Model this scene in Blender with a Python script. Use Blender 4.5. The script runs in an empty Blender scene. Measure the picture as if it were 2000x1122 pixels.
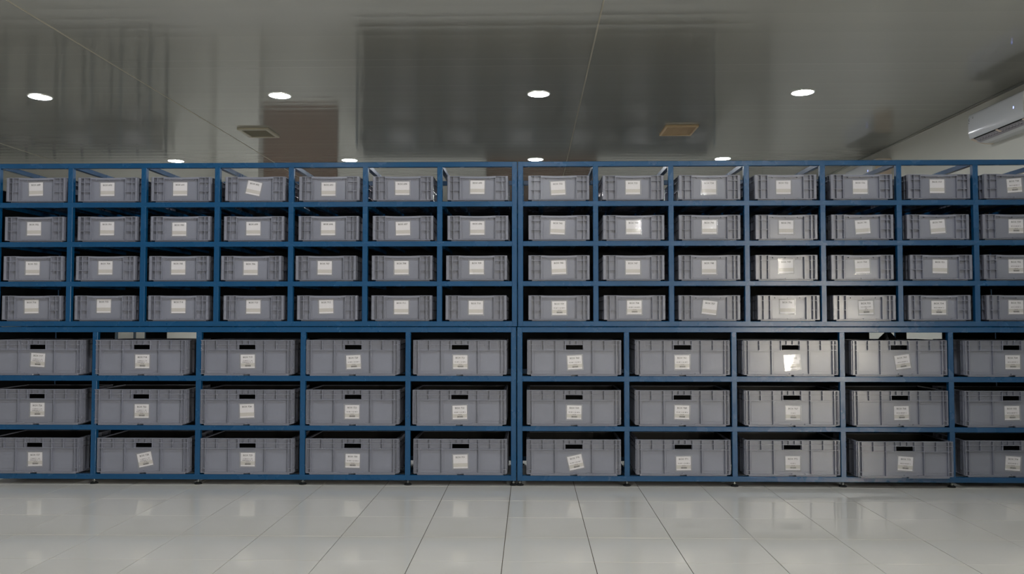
import bpy, bmesh, math, random
import numpy as np
from mathutils import Vector, Matrix, Euler

random.seed(7)
SC = bpy.context.scene
COL = SC.collection

# ------------------------------------------------------------------ camera
FPX, CAMH, DF = 1615.0, 1.066, 5.28
PITCH, YAW = math.radians(2.13), math.radians(1.277)
cd = bpy.data.cameras.new('camera'); cam = bpy.data.objects.new('camera', cd); COL.objects.link(cam)
cam.location = (0, 0, CAMH); cam.rotation_euler = (math.pi/2 + PITCH, 0, YAW)
cd.sensor_width = 36.0; cd.lens = FPX/2000*36.0; cd.clip_start = 0.05; cd.clip_end = 100
SC.camera = cam

# ------------------------------------------------------------------ world, exposure
w = bpy.data.worlds.new('world'); SC.world = w; w.use_nodes = True
wb = w.node_tree.nodes['Background']
wb.inputs[0].default_value = (0.85, 0.92, 1.0, 1); wb.inputs[1].default_value = 0.6
SC.view_settings.view_transform = 'Standard'; SC.view_settings.look = 'None'
SC.view_settings.gamma = 1.0; SC.view_settings.use_curve_mapping = False
SC.view_settings.exposure = 0.0
LAMP = 195.0          # radiance of the downlight lenses
WINP, WINP2 = 600.0, 170.0          # daylight through the two narrow windows on the right wall, one behind the camera, one beside it

# room
XR, XL, YB, YF, ZC = 3.84, -9.4, 13.75, -5.2, 2.90
WINS = [(-2.35, -1.65, 0.12, 2.30, WINP), (0.05, 0.80, 0.10, 1.55, WINP2)]

for wy0, wy1, wz0, wz1, wp in WINS:
    ad = bpy.data.lights.new('window_daylight', 'AREA'); ad.shape = 'RECTANGLE'
    ad.size = wz1-wz0; ad.size_y = wy1-wy0; ad.energy = wp; ad.color = (1.0, 0.90, 0.78)
    al = bpy.data.objects.new('window_daylight', ad); COL.objects.link(al)
    al.location = (XR+0.16, (wy0+wy1)/2, (wz0+wz1)/2); al.rotation_euler = (0, math.pi/2, 0)

# ------------------------------------------------------------------ helpers
def srgb(r, g, b):
    def c(v):
        v /= 255.0
        return v/12.92 if v <= 0.04045 else ((v+0.055)/1.055)**2.4
    return (c(r), c(g), c(b), 1)

def ray(u, v):
    xc, yc = (u-1000)/FPX, (561-v)/FPX
    fw = Vector((-math.sin(YAW)*math.cos(PITCH), math.cos(YAW)*math.cos(PITCH), math.sin(PITCH)))
    r = Vector((math.cos(YAW), math.sin(YAW), 0)); up = r.cross(fw)
    return fw + xc*r + yc*up
def on_y(u, v, Y):
    d = ray(u, v); t = Y/d.y; return Vector((0, 0, CAMH)) + d*t
def on_z(u, v, Z):
    d = ray(u, v); t = (Z-CAMH)/d.z; return Vector((0, 0, CAMH)) + d*t
def on_x(u, v, X):
    d = ray(u, v); t = X/d.x; return Vector((0, 0, CAMH)) + d*t

def mat(name, color, rough=0.5, spec=0.5, metal=0.0, noise=0.0, nscale=6.0, bump=0.0, bscale=200.0, rand=0.0, rnoise=0.0, coat=0.0):
    m = bpy.data.materials.new(name); m.use_nodes = True
    nt = m.node_tree; b = nt.nodes['Principled BSDF']
    b.inputs['Roughness'].default_value = rough; b.inputs['Specular IOR Level'].default_value = spec
    b.inputs['Metallic'].default_value = metal; b.inputs['Base Color'].default_value = color
    b.inputs['Coat Weight'].default_value = coat
    tc = nt.nodes.new('ShaderNodeTexCoord')
    last = None
    if noise > 0:
        n = nt.nodes.new('ShaderNodeTexNoise'); n.inputs['Scale'].default_value = nscale; n.inputs['Detail'].default_value = 5
        nt.links.new(tc.outputs['Object'], n.inputs['Vector'])
        mr = nt.nodes.new('ShaderNodeMapRange'); mr.inputs[1].default_value = 0.3; mr.inputs[2].default_value = 0.7
        mr.inputs[3].default_value = 1-noise; mr.inputs[4].default_value = 1+noise
        nt.links.new(n.outputs['Fac'], mr.inputs[0])
        hs = nt.nodes.new('ShaderNodeHueSaturation'); hs.inputs['Color'].default_value = color
        nt.links.new(mr.outputs[0], hs.inputs['Value']); last = hs
        if rnoise > 0:
            rr = nt.nodes.new('ShaderNodeMapRange'); rr.inputs[1].default_value = 0.3; rr.inputs[2].default_value = 0.7
            rr.inputs[3].default_value = rough-rnoise; rr.inputs[4].default_value = rough+rnoise
            nt.links.new(n.outputs['Fac'], rr.inputs[0]); nt.links.new(rr.outputs[0], b.inputs['Roughness'])
    if rand > 0:
        oi = nt.nodes.new('ShaderNodeObjectInfo'); mr = nt.nodes.new('ShaderNodeMapRange')
        mr.inputs[3].default_value = 1-rand; mr.inputs[4].default_value = 1+rand
        nt.links.new(oi.outputs['Random'], mr.inputs[0])
        h2 = nt.nodes.new('ShaderNodeHueSaturation'); h2.inputs['Color'].default_value = color
        if last: nt.links.new(last.outputs[0], h2.inputs['Color'])
        nt.links.new(mr.outputs[0], h2.inputs['Value']); last = h2
    if last: nt.links.new(last.outputs[0], b.inputs['Base Color'])
    if bump > 0:
        n2 = nt.nodes.new('ShaderNodeTexNoise'); n2.inputs['Scale'].default_value = bscale; n2.inputs['Detail'].default_value = 2
        nt.links.new(tc.outputs['Object'], n2.inputs['Vector'])
        bp = nt.nodes.new('ShaderNodeBump'); bp.inputs['Strength'].default_value = bump; bp.inputs['Distance'].default_value = 0.002
        nt.links.new(n2.outputs['Fac'], bp.inputs['Height']); nt.links.new(bp.outputs[0], b.inputs['Normal'])
    return m

def emit(name, color, strength):
    m = bpy.data.materials.new(name); m.use_nodes = True; nt = m.node_tree
    nt.nodes.remove(nt.nodes['Principled BSDF'])
    e = nt.nodes.new('ShaderNodeEmission'); e.inputs[0].default_value = color; e.inputs[1].default_value = strength
    nt.links.new(e.outputs[0], nt.nodes['Material Output'].inputs[0]); return m

M = {}
M['blue'] = mat('blue_paint', srgb(8, 66, 108), 0.26, 0.5, noise=0.05, nscale=5, bump=0.08, bscale=60, rnoise=0.05)
M['blackout'] = mat('blackout_sheet', srgb(9, 13, 18), 0.6, 0.2)  # near-black, for the added sheets that shut light out of the bays
M['plastic'] = mat('grey_plastic', srgb(119, 123, 138), 0.23, 0.65, noise=0.05, nscale=5, bump=0.06, bscale=25, rand=0.045, rnoise=0.05)
M['paper'] = mat('label_paper', srgb(229, 228, 235), 0.7, 0.3)
M['paper_grey'] = mat('label_grey_band', srgb(198, 194, 192), 0.7, 0.3)
M['ink'] = mat('black_ink', srgb(54, 54, 57), 0.7, 0.2)
M['wall'] = mat('white_wall_paint', srgb(214, 213, 205), 0.65, 0.3, noise=0.02, nscale=1.5, bump=0.1, bscale=90)
M['pvc'] = mat('glossy_grey_pvc', srgb(138, 138, 132), 0.06, 0.5, noise=0.015, nscale=2, rand=0.02)
M['pvc'].node_tree.nodes['Principled BSDF'].inputs['IOR'].default_value = 2.1
nt = M['pvc'].node_tree
ge = nt.nodes.new('ShaderNodeNewGeometry'); sx = nt.nodes.new('ShaderNodeSeparateXYZ'); nt.links.new(ge.outputs['Position'], sx.inputs[0])
m1 = nt.nodes.new('ShaderNodeMath'); m1.operation = 'MULTIPLY'; m1.inputs[1].default_value = 2*math.pi/0.0137; nt.links.new(sx.outputs['Y'], m1.inputs[0])
m2 = nt.nodes.new('ShaderNodeMath'); m2.operation = 'SINE'; nt.links.new(m1.outputs[0], m2.inputs[0])
m3 = nt.nodes.new('ShaderNodeMath'); m3.operation = 'MULTIPLY'; m3.inputs[1].default_value = 0.007; nt.links.new(m2.outputs[0], m3.inputs[0])
cx = nt.nodes.new('ShaderNodeCombineXYZ'); nt.links.new(m3.outputs[0], cx.inputs['Y'])
va = nt.nodes.new('ShaderNodeVectorMath'); va.operation = 'ADD'; nt.links.new(ge.outputs['Normal'], va.inputs[0]); nt.links.new(cx.outputs[0], va.inputs[1])
vn = nt.nodes.new('ShaderNodeVectorMath'); vn.operation = 'NORMALIZE'; nt.links.new(va.outputs[0], vn.inputs[0])
nt.links.new(vn.outputs[0], nt.nodes['Principled BSDF'].inputs['Normal'])     # fine corrugation of the strips
M['cream'] = mat('cream_plastic_trim', srgb(158, 153, 138), 0.35, 0.4)
M['tan'] = mat('tan_plastic', srgb(190, 166, 132), 0.4, 0.4)
M['tan_dark'] = mat('olive_vent_cover', srgb(92, 86, 66), 0.6, 0.3)
M['tile'] = mat('glossy_floor_tile', srgb(205, 204, 200), 0.055, 0.5, noise=0.02, nscale=3, rand=0.018, rnoise=0.02)
M['grout'] = mat('dirty_grout', srgb(74, 64, 48), 0.9, 0.1, noise=0.35, nscale=4)
M['black'] = mat('black_void', srgb(10, 10, 11), 0.6, 0.2)
M['rubber'] = mat('black_rubber', srgb(22, 24, 26), 0.6, 0.3)
M['steel'] = mat('zinc_steel', srgb(120, 124, 126), 0.4, 0.5, metal=0.9)
M['ac_white'] = mat('glossy_white_plastic', srgb(214, 216, 220), 0.12, 0.5)
M['ac_cream'] = mat('cream_side_plastic', srgb(222, 206, 190), 0.4, 0.4)
M['ac_grey'] = mat('grey_vane_plastic', srgb(150, 146, 154), 0.45, 0.4)
M['lens'] = emit('lamp_lens', (0.95, 0.98, 1.0, 1), LAMP)
M['rim'] = mat('white_lamp_rim', srgb(225, 225, 222), 0.4, 0.4)
M['led'] = emit('blue_led', (0.30, 0.38, 1.0, 1), 3.0)
M['brown'] = mat('brown_wood', srgb(98, 62, 42), 0.5, 0.3, noise=0.2, nscale=5)
M['frame'] = mat('white_window_frame', srgb(220, 220, 216), 0.4, 0.4)
M['bag'] = mat('black_plastic_bag', srgb(16, 16, 18), 0.5, 0.3)
M['far_paint'] = mat('dark_grey_paint', srgb(58, 72, 84), 0.4, 0.4)
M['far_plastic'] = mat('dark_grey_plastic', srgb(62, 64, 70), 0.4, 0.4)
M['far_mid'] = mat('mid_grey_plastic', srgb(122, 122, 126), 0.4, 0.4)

def clear(name, alpha):
    m = bpy.data.materials.new(name); m.use_nodes = True; nt = m.node_tree
    b = nt.nodes['Principled BSDF']; nt.nodes.remove(b)
    t = nt.nodes.new('ShaderNodeBsdfTransparent'); g = nt.nodes.new('ShaderNodeBsdfGlossy'); g.inputs['Roughness'].default_value = 0.09
    d = nt.nodes.new('ShaderNodeBsdfDiffuse'); d.inputs[0].default_value = srgb(190, 190, 195)
    m1 = nt.nodes.new('ShaderNodeMixShader'); m1.inputs[0].default_value = alpha
    nt.links.new(t.outputs[0], m1.inputs[1]); nt.links.new(d.outputs[0], m1.inputs[2])
    fr = nt.nodes.new('ShaderNodeValue'); fr.outputs[0].default_value = 0.055
    tc = nt.nodes.new('ShaderNodeTexCoord'); n = nt.nodes.new('ShaderNodeTexNoise'); n.inputs['Scale'].default_value = 9
    nt.links.new(tc.outputs['Object'], n.inputs['Vector'])
    bp = nt.nodes.new('ShaderNodeBump'); bp.inputs['Strength'].default_value = 0.15; bp.inputs['Distance'].default_value = 0.01
    nt.links.new(n.outputs['Fac'], bp.inputs['Height']); nt.links.new(bp.outputs[0], g.inputs['Normal'])
    m2 = nt.nodes.new('ShaderNodeMixShader')
    nt.links.new(fr.outputs[0], m2.inputs[0]); nt.links.new(m1.outputs[0], m2.inputs[1]); nt.links.new(g.outputs[0], m2.inputs[2])
    nt.links.new(m2.outputs[0], nt.nodes['Material Output'].inputs[0]); return m
M['sleeve'] = clear('clear_plastic_sleeve', 0.10)
def glass():
    m = bpy.data.materials.new('window_glass'); m.use_nodes = True; nt = m.node_tree
    nt.nodes.remove(nt.nodes['Principled BSDF'])
    t = nt.nodes.new('ShaderNodeBsdfTransparent'); t.inputs[0].default_value = (0.95, 0.96, 0.95, 1)
    g = nt.nodes.new('ShaderNodeBsdfGlossy'); g.inputs['Roughness'].default_value = 0.02
    mx = nt.nodes.new('ShaderNodeMixShader'); mx.inputs[0].default_value = 0.06
    nt.links.new(t.outputs[0], mx.inputs[1]); nt.links.new(g.outputs[0], mx.inputs[2])
    nt.links.new(mx.outputs[0], nt.nodes['Material Output'].inputs[0]); return m
M['glass'] = glass()

class MB:
    def __init__(self): self.v = []; self.f = []; self.mi = []; self.cur = 0
    def box(self, x0, x1, y0, y1, z0, z1, c=0.0):
        if x0 > x1: x0, x1 = x1, x0
        if y0 > y1: y0, y1 = y1, y0
        if z0 > z1: z0, z1 = z1, z0
        b = len(self.v)
        if c <= 0:
            self.v += [(x0,y0,z0),(x1,y0,z0),(x1,y1,z0),(x0,y1,z0),(x0,y0,z1),(x1,y0,z1),(x1,y1,z1),(x0,y1,z1)]
            fs = [(0,3,2,1),(4,5,6,7),(0,1,5,4),(1,2,6,5),(2,3,7,6),(3,0,4,7)]
        else:
            lo, hi = (x0,y0,z0), (x1,y1,z1)
            idx = {}; vs = []
            for sx in (0,1):
                for sy in (0,1):
                    for sz in (0,1):
                        s = (sx,sy,sz)
                        for a in range(3):
                            p = [0,0,0]
                            for k in range(3):
                                base = lo[k] if s[k] == 0 else hi[k]
                                p[k] = base if k == a else base + (c if s[k] == 0 else -c)
                            idx[(s,a)] = len(vs); vs.append(tuple(p))
            fs = []
            def quad(ks):
                fs.append(tuple(ks))
            for a in range(3):
                o = [k for k in range(3) if k != a]
                for sa in (0,1):
                    ring = []
                    for (p,q) in ((0,0),(1,0),(1,1),(0,1)):
                        s = [0,0,0]; s[a]=sa; s[o[0]]=p; s[o[1]]=q; ring.append(idx[(tuple(s),a)])
                    quad(ring)
            for a in range(3):       # edges running along axis a
                o = [k for k in range(3) if k != a]
                for p in (0,1):
                    for q in (0,1):
                        s0=[0,0,0]; s0[o[0]]=p; s0[o[1]]=q; s1=list(s0); s1[a]=1
                        quad([idx[(tuple(s0),o[0])], idx[(tuple(s1),o[0])], idx[(tuple(s1),o[1])], idx[(tuple(s0),o[1])]])
            for sx in (0,1):
                for sy in (0,1):
                    for sz in (0,1):
                        s=(sx,sy,sz); quad([idx[(s,0)],idx[(s,1)],idx[(s,2)]])
            cx,cy,cz = (x0+x1)/2,(y0+y1)/2,(z0+z1)/2
            out = []
            for f in fs:
                P = [Vector(vs[i]) for i in f]
                n = (P[1]-P[0]).cross(P[2]-P[0]); ce = sum(P, Vector())/len(P) - Vector((cx,cy,cz))
                out.append(f if n.dot(ce) > 0 else tuple(reversed(f)))
            fs = out; self.v += vs
        for f in fs:
            self.f.append(tuple(i+b for i in f)); self.mi.append(self.cur)
        return self
    def cyl(self, cx, cy, z0, z1, r, n=16, r1=None):
        if r1 is None: r1 = r
        b = len(self.v)
        for k in range(n):
            a = 2*math.pi*k/n; self.v.append((cx+r*math.cos(a), cy+r*math.sin(a), z0))
        for k in range(n):
            a = 2*math.pi*k/n; self.v.append((cx+r1*math.cos(a), cy+r1*math.sin(a), z1))
        for k in range(n):
            k2=(k+1)%n; self.f.append((b+k,b+k2,b+n+k2,b+n+k)); self.mi.append(self.cur)
        self.f.append(tuple(b+k for k in reversed(range(n)))); self.mi.append(self.cur)
        self.f.append(tuple(b+n+k for k in range(n))); self.mi.append(self.cur)
        return self
    def prism(self, prof, axis, a0, a1):
        """extrude a closed profile; axis 'x': profile is (y,z); axis 'y': profile is (x,z)"""
        n = len(prof); b = len(self.v)
        for a in (a0, a1):
            for (p, q) in prof:
                self.v.append((a,p,q) if axis=='x' else (p,a,q))
        for k in range(n):
            k2=(k+1)%n; self.f.append((b+k,b+k2,b+n+k2,b+n+k)); self.mi.append(self.cur)
        self.f.append(tuple(b+k for k in reversed(range(n)))); self.mi.append(self.cur)
        self.f.append(tuple(b+n+k for k in range(n))); self.mi.append(self.cur)
        return self
    def mesh(self, name, mats, smooth=False, fix=False):
        me = bpy.data.meshes.new(name); me.from_pydata(self.v, [], self.f)
        for m in (mats if isinstance(mats, (list, tuple)) else [mats]): me.materials.append(m)
        me.polygons.foreach_set('material_index', self.mi)
        if fix:
            bm = bmesh.new(); bm.from_mesh(me); bmesh.ops.recalc_face_normals(bm, faces=bm.faces); bm.to_mesh(me); bm.free()
        if smooth: me.polygons.foreach_set('use_smooth', [True]*len(me.polygons))
        me.update(); return me

def link(name, me, parent=None, loc=(0,0,0), rot=(0,0,0), **props):
    o = bpy.data.objects.new(name, me); COL.objects.link(o); o.parent = parent
    o.location = loc; o.rotation_euler = rot
    for k, v in props.items(): o[k] = v
    return o
def empty(name, loc=(0,0,0), rot=(0,0,0), **props): return link(name, None, None, loc, rot, **props)
def struct(name, me, parent=None, loc=(0,0,0), rot=(0,0,0)):
    o = link(name, me, parent, loc, rot)
    if parent is None: o['kind'] = 'structure'
    return o

# ------------------------------------------------------------------ room shell
# floor: a grout bed with individual 400 mm tiles lying on it
TS, TX0, TY0 = 0.4007, -0.123, 4.055
fl = struct('floor', MB().box(XL-0.1, XR+0.1, YF-0.1, YB+0.1, -0.12, -0.004).mesh('floor', M['grout']))
def tile_mesh(wd, nm):
    return MB().box(0.0016, wd-0.0016, 0.0024, TS-0.0024, -0.010, 0.0, 0.0003).mesh(nm, M['tile'])
tm = tile_mesh(TS, 'tile')
ix0 = math.floor((XL-TX0)/TS)
ix_ind0, ix_ind1 = -11, math.floor((XR-TX0)/TS)
iy0, iy1 = math.floor((YF-TY0)/TS), math.ceil((YB-TY0)/TS)
iy_ind0, iy_ind1 = -5, 4
rest = MB()
for i in range(ix0, ix_ind1+1):
    xa = TX0+i*TS
    wd = min(TS, XR-xa)
    for j in range(iy0, iy1):
        ya = TY0+j*TS
        if ix_ind0 <= i and iy_ind0 <= j <= iy_ind1:
            me = tm if wd > TS-0.01 else bpy.data.meshes.get('tile_cut') or tile_mesh(wd, 'tile_cut')
            o = link('tile', me, fl, (xa, ya, 0), (math.radians(random.gauss(0, 0.03)), math.radians(random.gauss(0, 0.03)), 0))
        else:
            rest.box(xa+0.001, xa+wd-0.001, ya+0.001, ya+TS-0.001, -0.010, 0.0, 0.001)
o = link('tile_field', rest.mesh('tile_field', M['tile']), fl); o['kind'] = 'stuff'

# walls
struct('wall_left', MB().box(XL-0.15, XL, YF-0.15, YB+0.15, -0.02, ZC+0.05).mesh('wall_left', M['wall']))
struct('wall_back', MB().box(XL, XR, YB, YB+0.15, -0.02, ZC+0.05).mesh('wall_back', M['wall']))
struct('wall_front', MB().box(XL, XR, YF-0.15, YF, -0.02, ZC+0.05).mesh('wall_front', M['wall']))
wr = MB(); ya = YF-0.15
for wy0, wy1, wz0, wz1, wp in WINS:
    wr.box(XR, XR+0.15, ya, wy0, -0.02, ZC+0.05)
    wr.box(XR, XR+0.15, wy0, wy1, -0.02, wz0); wr.box(XR, XR+0.15, wy0, wy1, wz1, ZC+0.05); ya = wy1
wr.box(XR, XR+0.15, ya, YB+0.15, -0.02, ZC+0.05)
struct('wall_right', wr.mesh('wall_right', M['wall']))
t = 0.05
for k, (wy0, wy1, wz0, wz1, wp) in enumerate(WINS):
    wf = MB()
    wf.box(XR+0.03, XR+0.09, wy0, wy1, wz0, wz0+t); wf.box(XR+0.03, XR+0.09, wy0, wy1, wz1-t, wz1)
    for yy in (wy0, wy1-t): wf.box(XR+0.03, XR+0.09, yy, yy+t, wz0+t, wz1-t)
    win = struct('window_%d' % (k+1), wf.mesh('window_frame', M['frame']))
    link('pane', MB().box(XR+0.055, XR+0.061, wy0+t, wy1-t, wz0+t, wz1-t).mesh('pane', M['glass']), win)

# ceiling: bowed glossy PVC strips running across the room, between cream joint profiles
ce = struct('ceiling', MB().box(XL-0.1, XR+0.1, YF-0.1, YB+0.1, ZC+0.014, ZC+0.10).mesh('ceiling', M['wall']))
SW = 0.1665; seams = [XL, -5.57, -3.02, 0.425, XR]
def strip_prof(y0):
    pr = []; n = 8
    for k in range(n+1):
        s = k/n; pr.append((y0+s*SW, ZC - 0.0003*(1-(2*s-1)**2)))
    return pr
def add_strip(mb, x0, x1, y0):
    pr = strip_prof(y0); n = len(pr); b = len(mb.v)
    full = [(pr[0][0], ZC+0.010)] + pr + [(pr[-1][0], ZC+0.010)]
    for x in (x0, x1):
        for (y, z) in full: mb.v.append((x, y, z))
    m = len(full)
    for k in range(1, m-2):
        mb.f.append((b+k, b+k+1, b+m+k+1, b+m+k)); mb.mi.append(0)
sm = []
for c in range(4):
    mb = MB(); add_strip(mb, seams[c]+0.004, seams[c+1]-0.004, 0.0)
    me = mb.mesh('ceiling_strip', M['pvc'], fix=False)
    me.polygons.foreach_set('use_smooth', [True]*len(me.polygons))
    sm.append(me)
restc = MB(); y = YF; k = 0
ny = int((YB-YF)/SW)+1
for k in range(ny):
    y = YF + k*SW
    for c in range(4):
        if 3.4 <= y <= 9.9:
            link('ceiling_strip', sm[c], ce, (0, y, random.gauss(0, 0.0002)), (math.radians(random.gauss(0, 0.06)), 0, 0)).location.z = 0
        else:
            add_strip(restc, seams[c]+0.004, seams[c+1]-0.004, y)
# rotation about the object's origin would lift strips; re-seat every strip so that it turns about its own line at the ceiling
for o in ce.children:
    a = o.rotation_euler.x; y0 = o.location.y
    piv = Vector((0, SW/2, ZC)); R = Matrix.Rotation(a, 3, 'X'); off = piv - R @ piv
    o.location = (0, y0+off.y, off.z)
me = restc.mesh('ceiling_strip_field', M['pvc'])
me.polygons.foreach_set('use_smooth', [True]*len(me.polygons))
o = link('ceiling_strip_field', me, ce); o['kind'] = 'stuff'
for k, x in enumerate(seams[1:4]):
    struct('trim_%d' % (k+1), MB().box(x-0.0055, x+0.0055, YF, YB, ZC-0.003, ZC+0.004, 0.001).mesh('joint_profile', M['cream']))
# dark-edged cornice strips where ceiling meets the walls
struct('trim_4', MB().prism([(XR, ZC), (XR, ZC-0.016), (XR-0.005, ZC-0.016), (XR-0.008, ZC-0.007), (XR-0.022, ZC-0.005), (XR-0.022, ZC)], 'y', YF, YB).mesh('cornice', M['pvc'], fix=True))

# ------------------------------------------------------------------ racks
PW, BEAMC = 0.0335, 0.0022
def zof(v): return on_y(1080, v, DF).z
Z = [zof(v) for v in (315.6, 325.3, 393, 403, 471, 481, 549.5, 559.3, 628, 638.2, 639.4, 649.8, 735.4, 746, 833.4, 843, 930, 940.4)]
UP_LEV = [(Z[1], Z[0]), (Z[3], Z[2]), (Z[5], Z[4]), (Z[7], Z[6]), (Z[9], Z[8])]
LO_LEV = [(Z[11], Z[10]), (Z[13], Z[12]), (Z[15], Z[14]), (Z[17], Z[16])]
RD = 0.74
def rack(label, x0, nb, pitch, levels, y0, depth, feet, blackout_rows, group, detail=True, side=None, paint=None):
    paint = paint or M['blue']
    """x0 = centre of the first post; levels from the top down as (bottom, top)"""
    zt, zb = levels[0][1], levels[-1][0]
    root = empty('storage_rack', (x0-PW/2, y0, 0), label=label, category='storage rack', group=group)
    W = nb*pitch+PW
    pm = MB().box(0, PW, 0, PW, zb, zt-0.0, BEAMC).mesh('post', paint)
    for k in range(nb+1):
        end = k in (0, nb)
        link('post', pm, root, (k*pitch, 0 if end else 0.0009, 0))
        if end or k % 2 == 0 or not detail: link('post', pm, root, (k*pitch, depth, 0))
    for (a, b) in levels:
        bm_ = MB().box(PW-0.003, W-PW+0.003, 0.0004, PW-0.0015, a, b, BEAMC).mesh('beam', paint)
        link('beam', bm_, root); link('beam', bm_, root, (0, depth, 0))
        if detail:
            sm_ = MB().box(0.003, PW-0.003, PW-0.002, depth+0.002, a+0.002, b-0.0005, 0.0015).mesh('depth_bar', paint)
            for k in range(nb+1): link('depth_bar', sm_, root, (k*pitch, 0, 0))
    if detail:
        for (a, b) in levels[1:]:
            rm = MB().box(-0.015, 0.015, PW-0.002, depth+0.002, b-0.020, b-0.001, 0.001).mesh('shelf_rail', paint)
            for k in range(nb):
                for s in (0.28, 0.72): link('shelf_rail', rm, root, (PW/2+(k+s)*pitch, 0, 0))
    if feet:
        fm = MB(); fm.cyl(0, 0, 0.010, zb+0.002, 0.006, 10); fm.cyl(0, 0, 0.016, 0.022, 0.012, 6)
        rod = fm.mesh('threaded_rod', M['steel'])
        fp = MB().cyl(0, 0, 0.0, 0.006, 0.024, 20).cyl(0, 0, 0.006, 0.013, 0.024, 20, 0.011).mesh('foot', M['rubber'], fix=True)
        for k in range(nb+1):
            for yy in (PW/2+0.008, depth+PW/2):
                f = link('foot', fp, root, (k*pitch+PW/2, yy, 0)); link('threaded_rod', rod, f)
    if blackout_rows:  # unseen dark sheets added to block the bright room behind the crates
        for xa, xb, za, zb2 in blackout_rows:
            xa = 0.018 if xa is None else xa-(x0-PW/2); xb = W-0.018 if xb is None else xb-(x0-PW/2)
            link('blackout_back', MB().box(xa, xb, depth-0.012, depth-0.004, za, zb2).mesh('blackout_back', M['blackout']), root)
    if side is not None:  # unseen end sheet, added to keep light out of the outermost bays
        xs = 0.004 if side == 0 else W-0.010
        for za, zb2 in [(blackout_rows[0][2], blackout_rows[0][3]), (blackout_rows[-1][2], blackout_rows[-1][3])][:1 if len(blackout_rows) == 1 else 2]:
            link('blackout_side', MB().box(xs, xs+0.006, PW+0.001, depth-0.013, za, zb2).mesh('blackout_side', M['blackout']), root)
    return root
XUL = [-0.1012-0.4772*(7-k) for k in range(8)]
s_ = DF/5.245
PU, PL = 0.4779*s_, 0.6708*s_
xL_end, xR_start = -0.1012*s_, -0.063*s_
grp = 'blue steel racks'
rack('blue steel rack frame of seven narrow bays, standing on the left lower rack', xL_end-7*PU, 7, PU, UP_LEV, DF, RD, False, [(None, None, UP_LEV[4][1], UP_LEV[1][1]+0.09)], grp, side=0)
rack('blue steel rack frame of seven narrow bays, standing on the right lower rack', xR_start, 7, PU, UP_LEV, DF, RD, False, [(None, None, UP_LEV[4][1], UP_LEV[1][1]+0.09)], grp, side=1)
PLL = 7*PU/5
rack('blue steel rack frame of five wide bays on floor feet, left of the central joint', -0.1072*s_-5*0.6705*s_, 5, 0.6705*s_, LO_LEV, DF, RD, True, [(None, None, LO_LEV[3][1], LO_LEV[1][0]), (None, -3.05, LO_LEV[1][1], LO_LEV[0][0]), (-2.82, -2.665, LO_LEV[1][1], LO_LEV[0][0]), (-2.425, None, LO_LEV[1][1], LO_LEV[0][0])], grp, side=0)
rack('blue steel rack frame of five wide bays on floor feet, right of the central joint', -0.0677*s_, 5, 0.6745*s_, LO_LEV, DF, RD, True, [(None, None, LO_LEV[3][1], LO_LEV[1][0]), (None, 2.435, LO_LEV[1][1], LO_LEV[0][0]), (2.624, 2.70, LO_LEV[1][1], LO_LEV[0][0]), (2.955, None, LO_LEV[1][1], LO_LEV[0][0])], grp, side=1)

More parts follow.
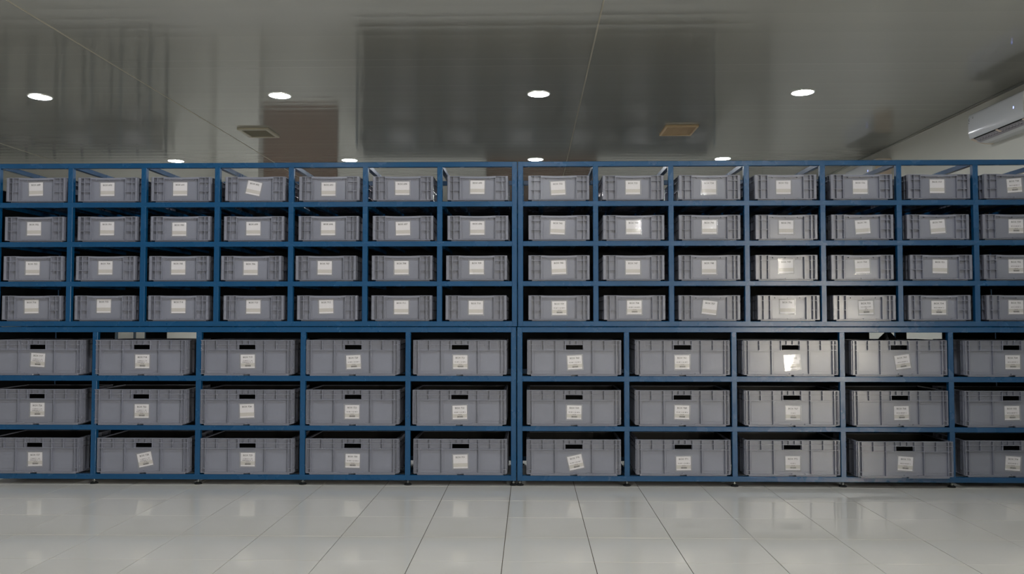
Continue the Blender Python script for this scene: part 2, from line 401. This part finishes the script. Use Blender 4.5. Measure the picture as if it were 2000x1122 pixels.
# ------------------------------------------------------------------ crates
RT = 0.0034   # rib thickness
def small_crate_parts():
    W, D, H, RDp = 0.392, 0.58, 0.1655, 0.018
    h = W/2; B = 0.009
    b = MB()
    y0 = RDp; t = 0.003
    b.box(-h+RDp, h-RDp, y0, y0+t, B, H-0.001)                      # front inner wall
    b.box(-h+RDp, h-RDp, D-RDp-t, D-RDp, B, H-0.001)
    b.box(-h+RDp, -h+RDp+t, y0+t, D-RDp-t, B, H-0.001); b.box(h-RDp-t, h-RDp, y0+t, D-RDp-t, B, H-0.001)
    b.box(-h+RDp+t, h-RDp-t, y0+t, D-RDp-t, B, B+0.003)
    zs = [B, 0.0715, 0.131]
    xs = [0.0, 0.102, 0.208, 0.792, 0.898, 0.962]
    for f in xs + [1.0]:
        x = -h + f*W
        xa = min(max(x-RT/2, -h), h-RT)
        b.box(xa, xa+RT, 0.0, RDp, B, H-0.003)
    for zz in zs:
        if zz == B:
            b.box(-h, h, 0, RDp, B, B+0.0045, 0.0008)
        else:
            b.box(-h, -h+0.208*W, 0.0005, RDp, zz-RT/2, zz+RT/2); b.box(-h+0.792*W, h, 0.0005, RDp, zz-RT/2, zz+RT/2)
    # lip over the recessed middle panel, sagging a little
    m = 8; xa, xb = -h+0.208*W, -h+0.792*W
    for k in range(m):
        s0, s1 = k/m, (k+1)/m
        def sag(s): return 0.0035*(1-(2*s-1)**2)
        z0a, z0b = H-0.012-sag(s0), H-0.012-sag(s1); z1a, z1b = H-0.002-sag(s0)*0.7, H-0.002-sag(s1)*0.7
        X0, X1 = xa+s0*(xb-xa), xa+s1*(xb-xa)
        i = len(b.v)
        b.v += [(X0,0.001,z0a),(X1,0.001,z0b),(X1,RDp,z0b),(X0,RDp,z0a),(X0,0.001,z1a),(X1,0.001,z1b),(X1,RDp,z1b),(X0,RDp,z1a)]
        for f in [(0,3,2,1),(4,5,6,7),(0,1,5,4),(2,3,7,6)]: b.f.append(tuple(q+i for q in f)); b.mi.append(0)
    for s in (0.30, 0.5, 0.70): b.box(-h+s*W-0.004, -h+s*W+0.004, 0.006, RDp, H-0.019, H-0.012)
    b.box(xa+0.012, xb-0.012, RDp-0.0012, RDp, 0.018, H-0.028, 0.0008)     # faint raised label field
    for s in (0.23, 0.70): b.box(-h+s*W, -h+s*W+0.028, 0.002, RDp, B+0.004, B+0.0065)
    b.box(-0.006, 0.006, 0.000, 0.012, B+0.004, B+0.009)
    for sx in (-1, 1):                                                # side ribs
        xo, xi = sx*h, sx*(h-RDp)
        for f in (0.0, 0.035, 0.095, 0.2, 0.35, 0.5, 0.65, 0.8, 0.905, 0.965, 1.0):
            ya = min(max(f*D-RT/2, 0), D-RT); b.box(xo, xi, ya, ya+RT, B, H-0.003)
        for zz in (B+0.002, 0.0715, 0.131): b.box(xo, xi, 0, D, zz-RT/2, zz+RT/2)
    for f in (0, 0.2, 0.4, 0.6, 0.8, 1.0):
        xa2 = min(max(-h+f*W-RT/2, -h), h-RT); b.box(xa2, xa2+RT, D-RDp, D, B, H-0.003)
    body = b.mesh('small_crate_body', M['plastic'])
    r = MB(); rz0, rz1, rt = H-0.0045, H, 0.021
    r.box(-h, -h+0.208*W, 0, rt, rz0, rz1, 0.001); r.box(-h+0.792*W, h, 0, rt, rz0, rz1, 0.001)
    for k in range(m):
        s0, s1 = k/m, (k+1)/m; X0, X1 = xa+s0*(xb-xa), xa+s1*(xb-xa)
        za, zb = H-0.0030*(1-(2*s0-1)**2), H-0.0030*(1-(2*s1-1)**2)
        i = len(r.v)
        r.v += [(X0,0,za-0.0045),(X1,0,zb-0.0045),(X1,rt,zb-0.0045),(X0,rt,za-0.0045),(X0,0,za),(X1,0,zb),(X1,rt,zb),(X0,rt,za)]
        for f in [(0,3,2,1),(4,5,6,7),(0,1,5,4),(2,3,7,6)]: r.f.append(tuple(q+i for q in f)); r.mi.append(0)
    r.box(-h, -h+rt, rt, D-rt, rz0, rz1, 0.001); r.box(h-rt, h, rt, D-rt, rz0, rz1, 0.001); r.box(-h, h, D-rt, D, rz0, rz1, 0.001)
    rim = r.mesh('small_crate_rim', M['plastic'])
    base = MB().box(-h+0.022, h-0.022, 0.016, D-0.02, 0, B+0.001, 0.002).mesh('small_crate_base', M['plastic'])
    return body, rim, base, (W, D, H, RDp)

def large_crate_parts():
    W, D, H, RDp = 0.598, 0.40, 0.229, 0.016
    h = W/2; B = 0.0105; t = 0.003
    zu, zl, zc = H-0.0290, H-0.0635, 0.0385        # upper cross rib, lower cross rib, corner rib
    X = lambda f: -h+f*W
    b = MB(); y0 = RDp
    hx0, hx1 = X(0.413), X(0.592)
    b.box(-h+RDp, hx0, y0, y0+t, B, H-0.001); b.box(hx1, h-RDp, y0, y0+t, B, H-0.001)
    b.box(hx0, hx1, y0, y0+t, B, zl+0.003); b.box(hx0, hx1, y0, y0+t, zu-0.001, H-0.001)
    b.box(-h+RDp, h-RDp, D-RDp-t, D-RDp, B, H-0.001)
    b.box(-h+RDp, -h+RDp+t, y0+t, D-RDp-t, B, H-0.001); b.box(h-RDp-t, h-RDp, y0+t, D-RDp-t, B, H-0.001)
    b.box(-h+RDp+t, h-RDp-t, y0+t, D-RDp-t, B, B+0.003)
    for f in (0.055, 0.304, 0.696, 0.945): b.box(X(f)-RT/2, X(f)+RT/2, 0, RDp, B, H-0.003)
    for f in (0.176, 0.405, 0.600, 0.824): b.box(X(f)-RT/2, X(f)+RT/2, 0, RDp, zl, H-0.003)
    for f in (0.463, 0.527): b.box(X(f)-0.001, X(f)+0.001, 0.002, RDp, zu, H-0.003)
    ch = 0.010                                                # corner posts, chamfered
    for sx in (-1, 1):
        b.prism([(sx*(h), 0), (sx*h, 0)], 'y', 0, 0) if False else None
        xo = sx*h
        b.box(xo-sx*ch-RT/2, xo-sx*ch+RT/2, 0.0, RDp, B, H-0.003)
        b.box(xo, xo-sx*RT, 0.006, 0.006+ch, B, H-0.003)
        b.box(X(0.025 if sx < 0 else 0.975)-0.001, X(0.025 if sx < 0 else 0.975)+0.001, 0.004, RDp, B, H-0.003)
    for zz in (zu, zl):
        b.box(-h+0.004, h-0.004, 0.0003, RDp, zz-RT/2, zz+RT/2)
    for sx in (-1, 1):
        b.box(sx*(h-0.004), X(0.055 if sx < 0 else 0.945), 0.0003, RDp, zc-RT/2, zc+RT/2)
    b.box(-h+0.004, h-0.004, 0.0, RDp, B, B+0.0042, 0.0008)
    for f0, f1 in ((0.304, 0.365), (0.635, 0.696)): b.box(X(f0), X(f1), 0.003, RDp, B+0.0042, B+0.0075)
    b.box(-0.005, 0.005, 0.002, RDp, B+0.0042, B+0.0085)
    for f0, f1 in ((0.075, 0.285), (0.325, 0.675), (0.715, 0.925)):      # slightly raised fields of the panels
        b.box(X(f0), X(f1), RDp-0.001, RDp, B+0.020, zl-0.010, 0.0007)
    for sx in (-1, 1):
        xo, xi = sx*h, sx*(h-RDp)
        for f in (0.03, 0.07, 0.115, 0.31, 0.5, 0.69, 0.885, 0.93, 0.97, 1.0):
            ya = min(f*D-RT/2, D-RT); b.box(xo, xi, ya, ya+RT, B, H-0.003)
        for zz in (zu, zl, B+0.002): b.box(xo, xi, 0.006, D, zz-RT/2, zz+RT/2)
        b.box(xo, xi, 0.006, 0.115*D, zc-RT/2, zc+RT/2)
    body = b.mesh('large_crate_body', M['plastic'])
    r = MB(); rt = 0.019; rz0, rz1 = H-0.0045, H
    r.box(-h+0.003, h-0.003, 0, rt, rz0, rz1, 0.001); r.box(-h, h, D-rt, D, rz0, rz1, 0.001)
    r.box(-h, -h+rt, 0.003, D-rt, rz0, rz1-0.0002, 0.001); r.box(h-rt, h, 0.003, D-rt, rz0, rz1-0.0002, 0.001)
    rim = r.mesh('large_crate_rim', M['plastic'])
    ba = MB(); ba.box(-h+0.024, -0.020, 0.003, D-0.02, 0, B+0.001, 0.003); ba.box(0.020, h-0.024, 0.003, D-0.02, 0, B+0.001, 0.003)
    ba.box(-0.020, 0.020, 0.03, D-0.03, 0.0, B+0.001)
    base = ba.mesh('large_crate_base', M['plastic'])
    li = MB(); a, g = RDp+t+0.0005, 0.0012  # black inner skin, added so that the crate interior and handle hole stay dark
    xi = h-a
    li.box(-xi, xi, a, a+g, B+0.003, zl-0.002); li.box(-xi, xi, D-a-g, D-a, B+0.003, H-0.006)
    li.box(-xi, -xi+g, a+g, D-a-g, B+0.003, H-0.006); li.box(xi-g, xi, a+g, D-a-g, B+0.003, H-0.006)
    li.box(-xi+g, xi-g, a+g, D-a-g, B+0.003, B+0.004)
    global LINER
    LINER = li.mesh('large_crate_darkener', M['bag'])
    return body, rim, base, (W, D, H, RDp)
SMALL, LARGE = small_crate_parts(), large_crate_parts()

LW, LH = 0.0915, 0.0865
def text_mesh(body, size, cx, cy, bold=0.0):
    cu = bpy.data.curves.new('txt', 'FONT'); cu.body = body; cu.size = size; cu.align_x = 'CENTER'; cu.align_y = 'CENTER'
    cu.resolution_u = 2; cu.offset = bold
    ob = bpy.data.objects.new('txt', cu); COL.objects.link(ob)
    dg = bpy.context.evaluated_depsgraph_get(); me = ob.evaluated_get(dg).to_mesh()
    vs = [(v.co.x+cx, v.co.y+cy) for v in me.vertices]; fs = [tuple(p.vertices) for p in me.polygons]
    ob.evaluated_get(dg).to_mesh_clear(); bpy.data.objects.remove(ob); bpy.data.curves.remove(cu)
    return vs, fs
def flat(parts, name, m):
    v, f = [], []
    for vs, fs in parts:
        b = len(v); v += [(x, 0, y) for x, y in vs]; f += [tuple(i+b for i in q) for q in fs]
    me = bpy.data.meshes.new(name); me.from_pydata(v, [], f); me.materials.append(m); return me
pb = MB()                                           # the card: white, grey band, white foot
pb.box(-LW/2, LW/2, -0.0006, 0.0, -LH/2, LH/2, 0.0002)
paper_me = pb.mesh('label_card', M['paper'])
band_me = MB().box(-LW/2+0.0003, LW/2-0.0003, -0.0009, -0.0005, -LH/2+0.0095, -LH/2+0.0325).mesh('grey_band', M['paper_grey'])
sl = MB().box(-LW/2-0.0075, LW/2+0.0075, -0.0036, -0.0028, -LH/2-0.0075, LH/2+0.0075)
sleeve_me = sl.mesh('label_sleeve', M['sleeve'])
def barcode():
    rnd = random.Random(3); x = -0.017; ps = []
    while x < 0.019:
        wd = rnd.choice((0.0008, 0.0012, 0.002)); ps.append(([(x, -0.0335), (x+wd, -0.0335), (x+wd, -0.0225), (x, -0.0225)], [(0, 1, 2, 3)])); x += wd + rnd.choice((0.0006, 0.0009))
    ps.append(text_mesh('1000 788', 0.0062, 0.0, -0.0148, 0.0001))
    return flat(ps, 'barcode', M['ink'])
barcode_me = barcode()
LINES = {'a': [('VH MIFINT C - QD', 0.0078, 0.0045), ('FREMIUM MF GP - 01', 0.0078, -0.0055)],
         'b': [('HK MF C QD MF 8', 0.0092, 0.000)], 'c': [('MODA MB MF 10', 0.0085, 0.000)],
         'd': [('HAS MF 8', 0.0078, -0.001)], 'e': [('QD B. MENU LINER', 0.0075, 0.0045), ('DFP', 0.0075, -0.0055)]}
line_me = {}
for k, ls in LINES.items(): line_me[k] = flat([text_mesh(s, sz, 0, cy, 0.00012) for s, sz, cy in ls], 'small_print', M['ink'])

# how loosely the sleeves of the crates facing the window hang (pitch, yaw in degrees)
SLV = {762: (0, 0.3), 749: (0.6, 1.3), 756: (0.4, -1.25), 742: (-0.9, 1.2), 735: (-1.0, 1.2), 767: (0.2, 1.0), 772: (0, 1.2)}
ORD = ['first', 'second', 'third', 'fourth', 'fifth', 'sixth', 'seventh']
def crate(kind, num, x, z, y, yaw, lpx, lrot, style, label, group):
    body, rim, base, (W, D, H, RDp) = SMALL if kind == 'small' else LARGE
    root = empty('storage_crate', (x, y, z), (0, 0, yaw), label=label, category='crate', group=group)
    link('body', body, root); link('rim', rim, root); link('base', base, root)
    if kind == 'large': link('darkener', LINER, root, label='added black inner liner')
    P = on_y(lpx[0], lpx[1], y+RDp)
    lx, lz = P.x-x, P.z-z
    card = link('label_card', paper_me, root, (lx, RDp-0.0016, lz), (0, -math.radians(lrot), 0))
    link('grey_band', band_me, card)
    link('box_number', flat([text_mesh('BOX %d' % num, 0.0158, 0, 0.0265, 0.00025)], 'box_number', M['ink']), card, (0, -0.0011, 0))
    if style != '-':
        link('small_print', line_me[style], card, (0, -0.0011, 0)); link('barcode', barcode_me, card, (0, -0.0012, 0))
    link('label_sleeve', sleeve_me, root, (lx+random.uniform(-0.001, 0.001), RDp-0.0016, lz), (SLV.get(num, (random.gauss(0, 0.7), 0))[0]*math.pi/180, -math.radians(lrot+random.uniform(-1, 1)), SLV.get(num, (0, random.gauss(0, 1.0)))[1]*math.pi/180))
    return root

# number, left edge px at the front foot, label centre px, label turn (ccw deg), print style
S_ROWS = [
 [(689,12,(70.6,369.8),1.5,'-'),(690,152,(210.2,370.2),.5,'-'),(691,294.8,(352.2,369.6),0,'-'),(692,439.5,(496,368),-12,'-'),(693,584,(641.8,369.8),0,'-'),(694,727.7,(786,368),0,'-'),(695,873.5,(932.4,366),-.5,'-'),
  (732,1031.7,(1089.8,367.8),2.5,'-'),(733,1176.9,(1236,366.4),0,'-'),(734,1326,(1384.6,366.4),0,'-'),(735,1474.4,(1530,366.1),0,'-'),(736,1622.4,(1680,365.8),0,'-'),(737,1773.5,(1830,364),0,'-'),(738,1922.3,(1980.8,362.4),4,'c')],
 [(702,9,(66.8,447.2),0,'-'),(701,151.3,(209.6,446.9),0,'-'),(700,293.5,(350.3,448.2),0,'-'),(699,437,(495,446.9),0,'-'),(698,582.7,(641,446.6),0,'-'),(697,727.7,(787,446.6),1.5,'-'),(696,873.7,(932.3,445.7),0,'-'),
  (745,1032.1,(1089.2,444.7),-2.5,'-'),(744,1177.8,(1237,444.1),0,'-'),(743,1326,(1385.2,443.8),0,'-'),(742,1476,(1535.2,444.1),0,'-'),(741,1624,(1684.7,443.5),4,'-'),(740,1771.5,(1831.3,442.9),4,'-'),(739,1919.5,(1984,442.2),0,'c')],
 [(703,6.2,(64,524.3),0,'-'),(704,147.8,(206.2,523.6),0,'-'),(705,290.7,(348.4,523.6),0,'-'),(706,431.4,(489.7,524.3),0,'-'),(707,577,(634.4,523.6),-.5,'-'),(708,725.8,(784.2,523.3),.5,'-'),(709,871.2,(931,522.7),0,'-'),
  (746,1032,(1091.4,522.4),2,'-'),(747,1177.8,(1236.1,523),0,'-'),(748,1325.3,(1384.9,522.7),0,'-'),(749,1476,(1535,520.5),1,'-'),(750,1624,(1684,520.8),2.5,'-'),(751,1777.6,(1835.6,520.8),-1.5,'-'),(752,1922,(1984,520.5),0,'c')],
 [(716,3.1,(62,599.4),1,'-'),(715,145,(203,598.2),0,'-'),(714,288.8,(348.7,599),0,'-'),(713,436,(495,599.7),0,'-'),(712,579.8,(637.2,599.4),1.5,'-'),(711,725,(783.8,600.7),0,'-'),(710,870,(929.5,601.3),0,'-'),
  (759,1032,(1092.3,602.2),.5,'b'),(758,1179.3,(1238.9,600.7),0,'b'),(757,1325.3,(1385.8,601.3),-7,'-'),(756,1480,(1537.4,599.4),0,'-'),(755,1627.9,(1691.2,601.3),2,'e'),(754,1774.5,(1833.4,601.6),0,'c'),(753,1927.3,(1984,600.4),0,'c')]]
ROWN = ['top', 'second', 'third', 'fourth']
TILTW = lambda r: ''
for ri, row in enumerate(S_ROWS):
    zb = UP_LEV[ri+1][1]
    vb = (391.5, 469.5, 548, 626.5)[ri]
    for ci, (num, lp, lab, rot, st) in enumerate(row):
        y = DF + 0.004 + random.uniform(0, 0.010)
        x = on_y(lp, vb, y).x + SMALL[3][0]/2
        side = 'left' if ci < 7 else 'right'
        lb = 'small grey crate tagged BOX %d, %s bay from left, %s row, %s upper rack' % (num, ORD[ci % 7], ROWN[ri], side)
        crate('small', num, x, zb, y, 0.0, lab, rot, st, lb, 'small crates in the %s upper rack' % side)

L_ROWS = [
 [(717,72.7,(74.2,703.6),-3,'a'),(718,276.2,(278.2,706.4),0,'a'),(719,482.2,(484,706.4),1,'a'),(720,689,(690.6,707.7),2.5,'b'),(721,898.2,(899,707.7),0,'b'),
  (760,1121.3,(1122.6,708.3),3,'b'),(761,1332.5,(1332.2,708),.5,'b'),(762,1543,(1547.4,708.6),5,'d'),(763,1755.5,(1762.6,707.4),8,'c'),(764,1975,(1977.5,708),0,'c')],
 [(726,71.4,(73.3,800.6),0,'a'),(725,274.8,(277,803.4),0,'a'),(724,482,(482.5,803.1),2,'-'),(723,688.7,(687.8,805),0,'b'),(722,897.2,(898,805.9),1.5,'b'),
  (769,1120.7,(1121.3,805.9),-1,'b'),(768,1332.2,(1331.9,805.9),-1,'b'),(767,1546,(1548.7,807.2),-.5,'d'),(766,1757.5,(1760.5,807.2),1,'c'),(765,1974.4,(1976.3,807.2),1,'c')],
 [(727,66.7,(69,897.3),1,'a'),(728,280,(283.5,898),12,'a'),(729,482.6,(484,898.2),0,'a'),(730,688,(688.7,900.7),-1,'b'),(731,899,(899.3,902),1.5,'-'),
  (770,1120.4,(1124.1,903.5),12.5,'b'),(771,1334,(1335,905.7),1,'b'),(772,1547,(1548.3,905.4),0,'d'),(773,1766.5,(1768.2,906.3),-4,'c'),(774,1975.3,(1978,906),-4,'c')]]
for ri, row in enumerate(L_ROWS):
    zb = LO_LEV[ri+1][1]
    vb = (705, 802, 898)[ri]
    for ci, (num, cp, lab, rot, st) in enumerate(row):
        y = DF - 0.006 + random.uniform(0, 0.008)
        yaw = 0.0
        if num == 773: y = DF-0.045
        x = on_y(cp, vb, y+0.012).x
        side = 'left' if ci < 5 else 'right'
        lb = 'large grey crate tagged BOX %d, %s bay from left, %s row, %s lower rack' % (num, ORD[ci % 5], ['top', 'middle', 'bottom'][ri], side)
        crate('large', num, x, zb, y, yaw, lab, rot, st, lb, 'large crates in the %s lower rack' % side)

# a black bag bulging out of the large crate tagged 763
bx = MB(); nb_, rings = 18, 7
rb = random.Random(5)
for j in range(rings):
    tt = j/(rings-1); zz = 0.7165 + (0.976-0.7165)*tt; rr = 0.17*(1-tt)**0.8+0.012
    if zz > 0.90: rr *= 1.0
    for k in range(nb_):
        a = 2*math.pi*k/nb_; q = rr*(1+rb.uniform(-0.12, 0.12)); bx.v.append((2.345+q*math.cos(a), 5.49+q*0.8*math.sin(a), zz))
for j in range(rings-1):
    for k in range(nb_):
        k2 = (k+1) % nb_; bx.f.append((j*nb_+k, j*nb_+k2, (j+1)*nb_+k2, (j+1)*nb_+k)); bx.mi.append(0)
bx.f.append(tuple(reversed(range(nb_)))); bx.mi.append(0); bx.f.append(tuple((rings-1)*nb_+k for k in range(nb_))); bx.mi.append(0)
link('plastic_bag', bx.mesh('plastic_bag', M['bag'], fix=True), None, label='black plastic bag peaking above the rim of the crate tagged BOX 763', category='bag')

# ------------------------------------------------------------------ ceiling lamps
LR = 0.084
rim_mb = MB()
n = 40
prof = [(LR, -0.004), (LR+0.004, -0.007), (LR+0.010, -0.005), (LR+0.012, 0.0)]
for (r, z) in prof:
    for k in range(n):
        a = 2*math.pi*k/n; rim_mb.v.append((r*math.cos(a), r*math.sin(a), z))
for j in range(len(prof)-1):
    for k in range(n):
        k2 = (k+1) % n; rim_mb.f.append((j*n+k, j*n+k2, (j+1)*n+k2, (j+1)*n+k)); rim_mb.mi.append(0)
rim_me = rim_mb.mesh('lamp_rim', M['rim'], smooth=True)
lens_me = MB().cyl(0, 0, -0.0048, -0.002, LR, n).mesh('lamp_lens', M['lens'])
def lamp(x, y, label, group):
    r = empty('downlight', (x, y, ZC), label=label, category='ceiling lamp', group=group)
    link('trim_ring', rim_me, r); link('lens', lens_me, r)
row1 = [(78,189),(546,186),(1052,185),(1568,180)]; row2 = [(343,314),(683,313),(1046,313),(1415,307)]
PO = ['leftmost', 'second from left', 'third from left', 'rightmost']
for k, (u, v) in enumerate(row1):
    p = on_z(u, v, ZC); lamp(p.x, 6.71, 'round glowing ceiling downlight, %s of the larger upper row of four' % PO[k], 'downlights of the nearer row')
for k, (u, v) in enumerate(row2):
    p = on_z(u, v, ZC); lamp(p.x, 9.51, 'round glowing ceiling downlight, %s of the four just above the racks' % PO[k], 'downlights of the farther row')
for yy, xs_ in ((-1.55, (0.065, 2.215)), (1.2, (-2.08, 0.065, 2.215)), (3.95, (-4.10, -2.08, 0.065, 2.215)), (12.3, (-6.4, -4.10, -2.08, 0.065, 2.215))):
    for xx in xs_:
        lamp(xx, yy, 'round glowing ceiling downlight outside the view', 'downlights outside the view')
for yy in (6.71, 9.51):
    for xx in (-8.4, -6.4): lamp(xx, yy, 'round glowing ceiling downlight outside the view', 'downlights outside the view')

# ------------------------------------------------------------------ ceiling vents
def vent(x0, x1, y0, y1, label, grille):
    r = empty('ceiling_vent', ((x0+x1)/2, (y0+y1)/2, ZC), label=label, category='vent')
    wx, wy = (x1-x0)/2, (y1-y0)/2; fw = 0.022 if grille else 0.035; fm = M['tan'] if grille else M['cream']
    f = MB(); d0, d1 = -0.022, 0.0
    def bar(ax0, ax1, ay0, ay1): f.box(ax0, ax1, ay0, ay1, d0, d1, 0.003)
    bar(-wx, wx, -wy, -wy+fw); bar(-wx, wx, wy-fw, wy); bar(-wx, -wx+fw, -wy+fw, wy-fw); bar(wx-fw, wx, -wy+fw, wy-fw)
    link('frame', f.mesh('vent_frame', fm), r)
    link('backing', MB().box(-wx+fw, wx-fw, -wy+fw, wy-fw, -0.006, 0.0).mesh('vent_backing', M['black'] if grille else M['tan_dark']), r)
    if grille:
        ns = 15; sp = (2*wy-2*fw)/ns
        s = MB().box(-wx+fw, wx-fw, 0.0, sp*0.30, -0.014, -0.008).mesh('slat', M['tan'])
        for k in range(ns): link('slat', s, r, (0, -wy+fw+k*sp+sp*0.2, 0))
        ns = 21; sp = (2*wx-2*fw)/ns
        s = MB().box(0, sp*0.28, -wy+fw, wy-fw, -0.013, -0.007).mesh('cross_slat', M['tan'])
        for k in range(ns): link('cross_slat', s, r, (-wx+fw+k*sp+sp*0.3, 0, 0))
    else:
        link('cover_plate', MB().box(-wx+fw+0.004, wx-fw-0.004, -wy+fw+0.004, wy-fw-0.004, -0.014, -0.006, 0.002).mesh('vent_cover', M['tan_dark']), r)
vent(-2.83, -2.525, 7.85, 8.22, 'square cream ceiling vent with plain cover, left side', False)
vent(1.285, 1.60, 7.82, 8.22, 'square tan ceiling vent with fine grille, right of centre', True)

# ------------------------------------------------------------------ air conditioner on the right wall
AZ = 2.475
def air_conditioner(AY0, AY1, label, marks):
    ac = empty('air_conditioner', (XR, (AY0+AY1)/2, AZ), label=label, category='air conditioner')
    hl = (AY1-AY0)/2
    def P(dz): return [(-d, z) for d, z in dz]
    body_prof = [(0, 0.036), (0, 0.285), (0.15, 0.285), (0.175, 0.278), (0.175, 0.0655), (0.12, 0.0430), (0.07, 0.036)]
    link('housing', MB().prism(P(body_prof), 'y', -hl+0.012, hl-0.012).mesh('ac_housing', M['ac_white'], fix=True), ac)
    panel_prof = [(0.17, 0.279), (0.183, 0.277), (0.193, 0.268), (0.199, 0.25), (0.2015, 0.21), (0.2015, 0.16), (0.2005, 0.13), (0.1975, 0.105), (0.1935, 0.085), (0.188, 0.073), (0.17, 0.073)]
    pme = MB().prism(P(panel_prof), 'y', -hl, hl).mesh('ac_panel', M['ac_white'], smooth=True, fix=True)
    pme.set_sharp_from_angle(angle=math.radians(40))
    link('front_panel', pme, ac)
    cap_prof = [(0.0, 0.032), (0.0, 0.287), (0.15, 0.287), (0.180, 0.276), (0.190, 0.25), (0.194, 0.10), (0.184, 0.070), (0.118, 0.040), (0.07, 0.032)]
    capm = MB().prism(P(cap_prof), 'y', -0.012, 0.0).mesh('ac_cap', M['ac_cream'], fix=True)
    link('end_cap', capm, ac, (0, -hl+0.0125, 0), label='cream end cap'); link('end_cap', capm, ac, (0, hl-0.0005, 0), label='cream end cap')
    # sloping underside: black slot, then a grey louvre band with dark square openings
    A, B_ = Vector((-0.184, 0.0705)), Vector((-0.125, 0.046))
    T = (B_-A).normalized(); N_ = Vector((T.y, -T.x))
    if N_.y > 0: N_ = -N_
    def sl(s0, s1, h0, h1):
        L = (B_-A).length
        a, b = A+T*(L*s0), A+T*(L*s1)
        return [tuple(a+N_*h0), tuple(b+N_*h0), tuple(b+N_*h1), tuple(a+N_*h1)]
    link('air_outlet', MB().prism(sl(0.0, 0.98, -0.004, 0.001), 'y', -hl+0.045, hl-0.045).mesh('ac_outlet', M['black'], fix=True), ac, label='black outlet slot')
    for nm, s0, s1 in (('louvre_rail', 0.20, 0.38), ('louvre_rail', 0.72, 1.05)):
        link(nm, MB().prism(sl(s0, s1, 0.001, 0.005), 'y', -hl+0.04, hl-0.04).mesh('louvre_rail', M['ac_grey'], fix=True), ac)
    vm = MB().prism(sl(0.38, 0.72, 0.001, 0.0045), 'y', -0.010, 0.010).mesh('vane', M['ac_grey'], fix=True)
    for k in range(17): link('vane', vm, ac, (0, -hl+0.055+k*(2*hl-0.11)/16, 0))
    link('outlet_divider', MB().prism(sl(0.0, 0.6, 0.0, 0.006), 'y', -0.013, 0.013).mesh('divider', M['ac_cream'], fix=True), ac)
    for s in (-1, 1):
        link('bracket', MB().prism(sl(0.0, 0.6, 0.0, 0.0055), 'y', min(s*hl-s*0.008, s*hl-s*0.045), max(s*hl-s*0.008, s*hl-s*0.045)).mesh('bracket', M['ac_cream'], fix=True), ac)
    XF = XR-0.2015
    p = Vector((XF, AY0+0.12, 2.649))
    link('status_light', MB().box(-0.2022, -0.2010, -0.0055, 0.0055, -0.007, 0.010).mesh('led', M['led']), ac, (0, p.y-(AY0+AY1)/2, p.z-AZ), label='small blue status light')
    def ac_mark(txt, u, v, size):
        q = on_x(u, v, XF)
        me = flat([text_mesh(txt, size, 0, 0, 0.0004)], 'panel_mark', M['ink'])
        link('panel_mark', me, ac, (-0.2022, q.y-(AY0+AY1)/2, q.z-AZ), (0, 0, -math.pi/2))
    if marks:
        ac_mark('\u00a3', 1892.8, 235, 0.034); ac_mark('U', 1900, 230.2, 0.024); ac_mark('=', 1892.5, 241.5, 0.024)
air_conditioner(6.137, 6.90, 'white wall-mounted split air conditioner with blue light, high on right wall', True)
air_conditioner(8.83, 9.59, 'farther white air conditioner glimpsed through the top row between crates BOX 736 and 737', False)

# ------------------------------------------------------------------ far end of the room, seen mirrored in the ceiling and through gaps
FARL, FARM = [], []
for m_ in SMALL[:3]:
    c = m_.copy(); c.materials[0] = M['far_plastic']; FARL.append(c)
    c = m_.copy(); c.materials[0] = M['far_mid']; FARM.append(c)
FAR_LEV = [(2.03, 2.06), (1.75, 1.78), (1.37, 1.40), (0.99, 1.02), (0.59, 0.62), (0.04, 0.07)]
for x0, nb, rows, lab in ((-2.75, 12, (1.78, 1.40, 1.02, 0.62, 0.07), 'dark steel rack across the far end of the room'),
                          (-8.9, 6, (1.78, 1.40), 'dark steel rack at the far left end of the room')):
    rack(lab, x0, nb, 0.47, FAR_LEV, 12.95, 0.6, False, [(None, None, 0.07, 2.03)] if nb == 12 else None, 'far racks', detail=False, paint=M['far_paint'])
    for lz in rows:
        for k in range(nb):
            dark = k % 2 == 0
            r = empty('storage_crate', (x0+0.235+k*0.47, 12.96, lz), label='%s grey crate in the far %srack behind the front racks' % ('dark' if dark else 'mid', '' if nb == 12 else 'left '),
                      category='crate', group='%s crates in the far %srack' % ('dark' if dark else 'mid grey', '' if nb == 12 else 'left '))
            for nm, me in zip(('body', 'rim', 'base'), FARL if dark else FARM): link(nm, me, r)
struct('trim_5', MB().box(-5.2, -4.5, YB-0.25, YB-0.002, 0, ZC).mesh('pillar', M['wall']))
dr = MB().box(-4.48, -3.24, YB-0.05, YB-0.002, 1.15, ZC-0.02, 0.004)
struct('trim_6', dr.mesh('wood_panelling', M['brown']))
struct('trim_7', MB().box(-0.73, 1.1, YB-0.05, YB-0.002, 1.15, ZC-0.02, 0.004).mesh('door', M['brown']))
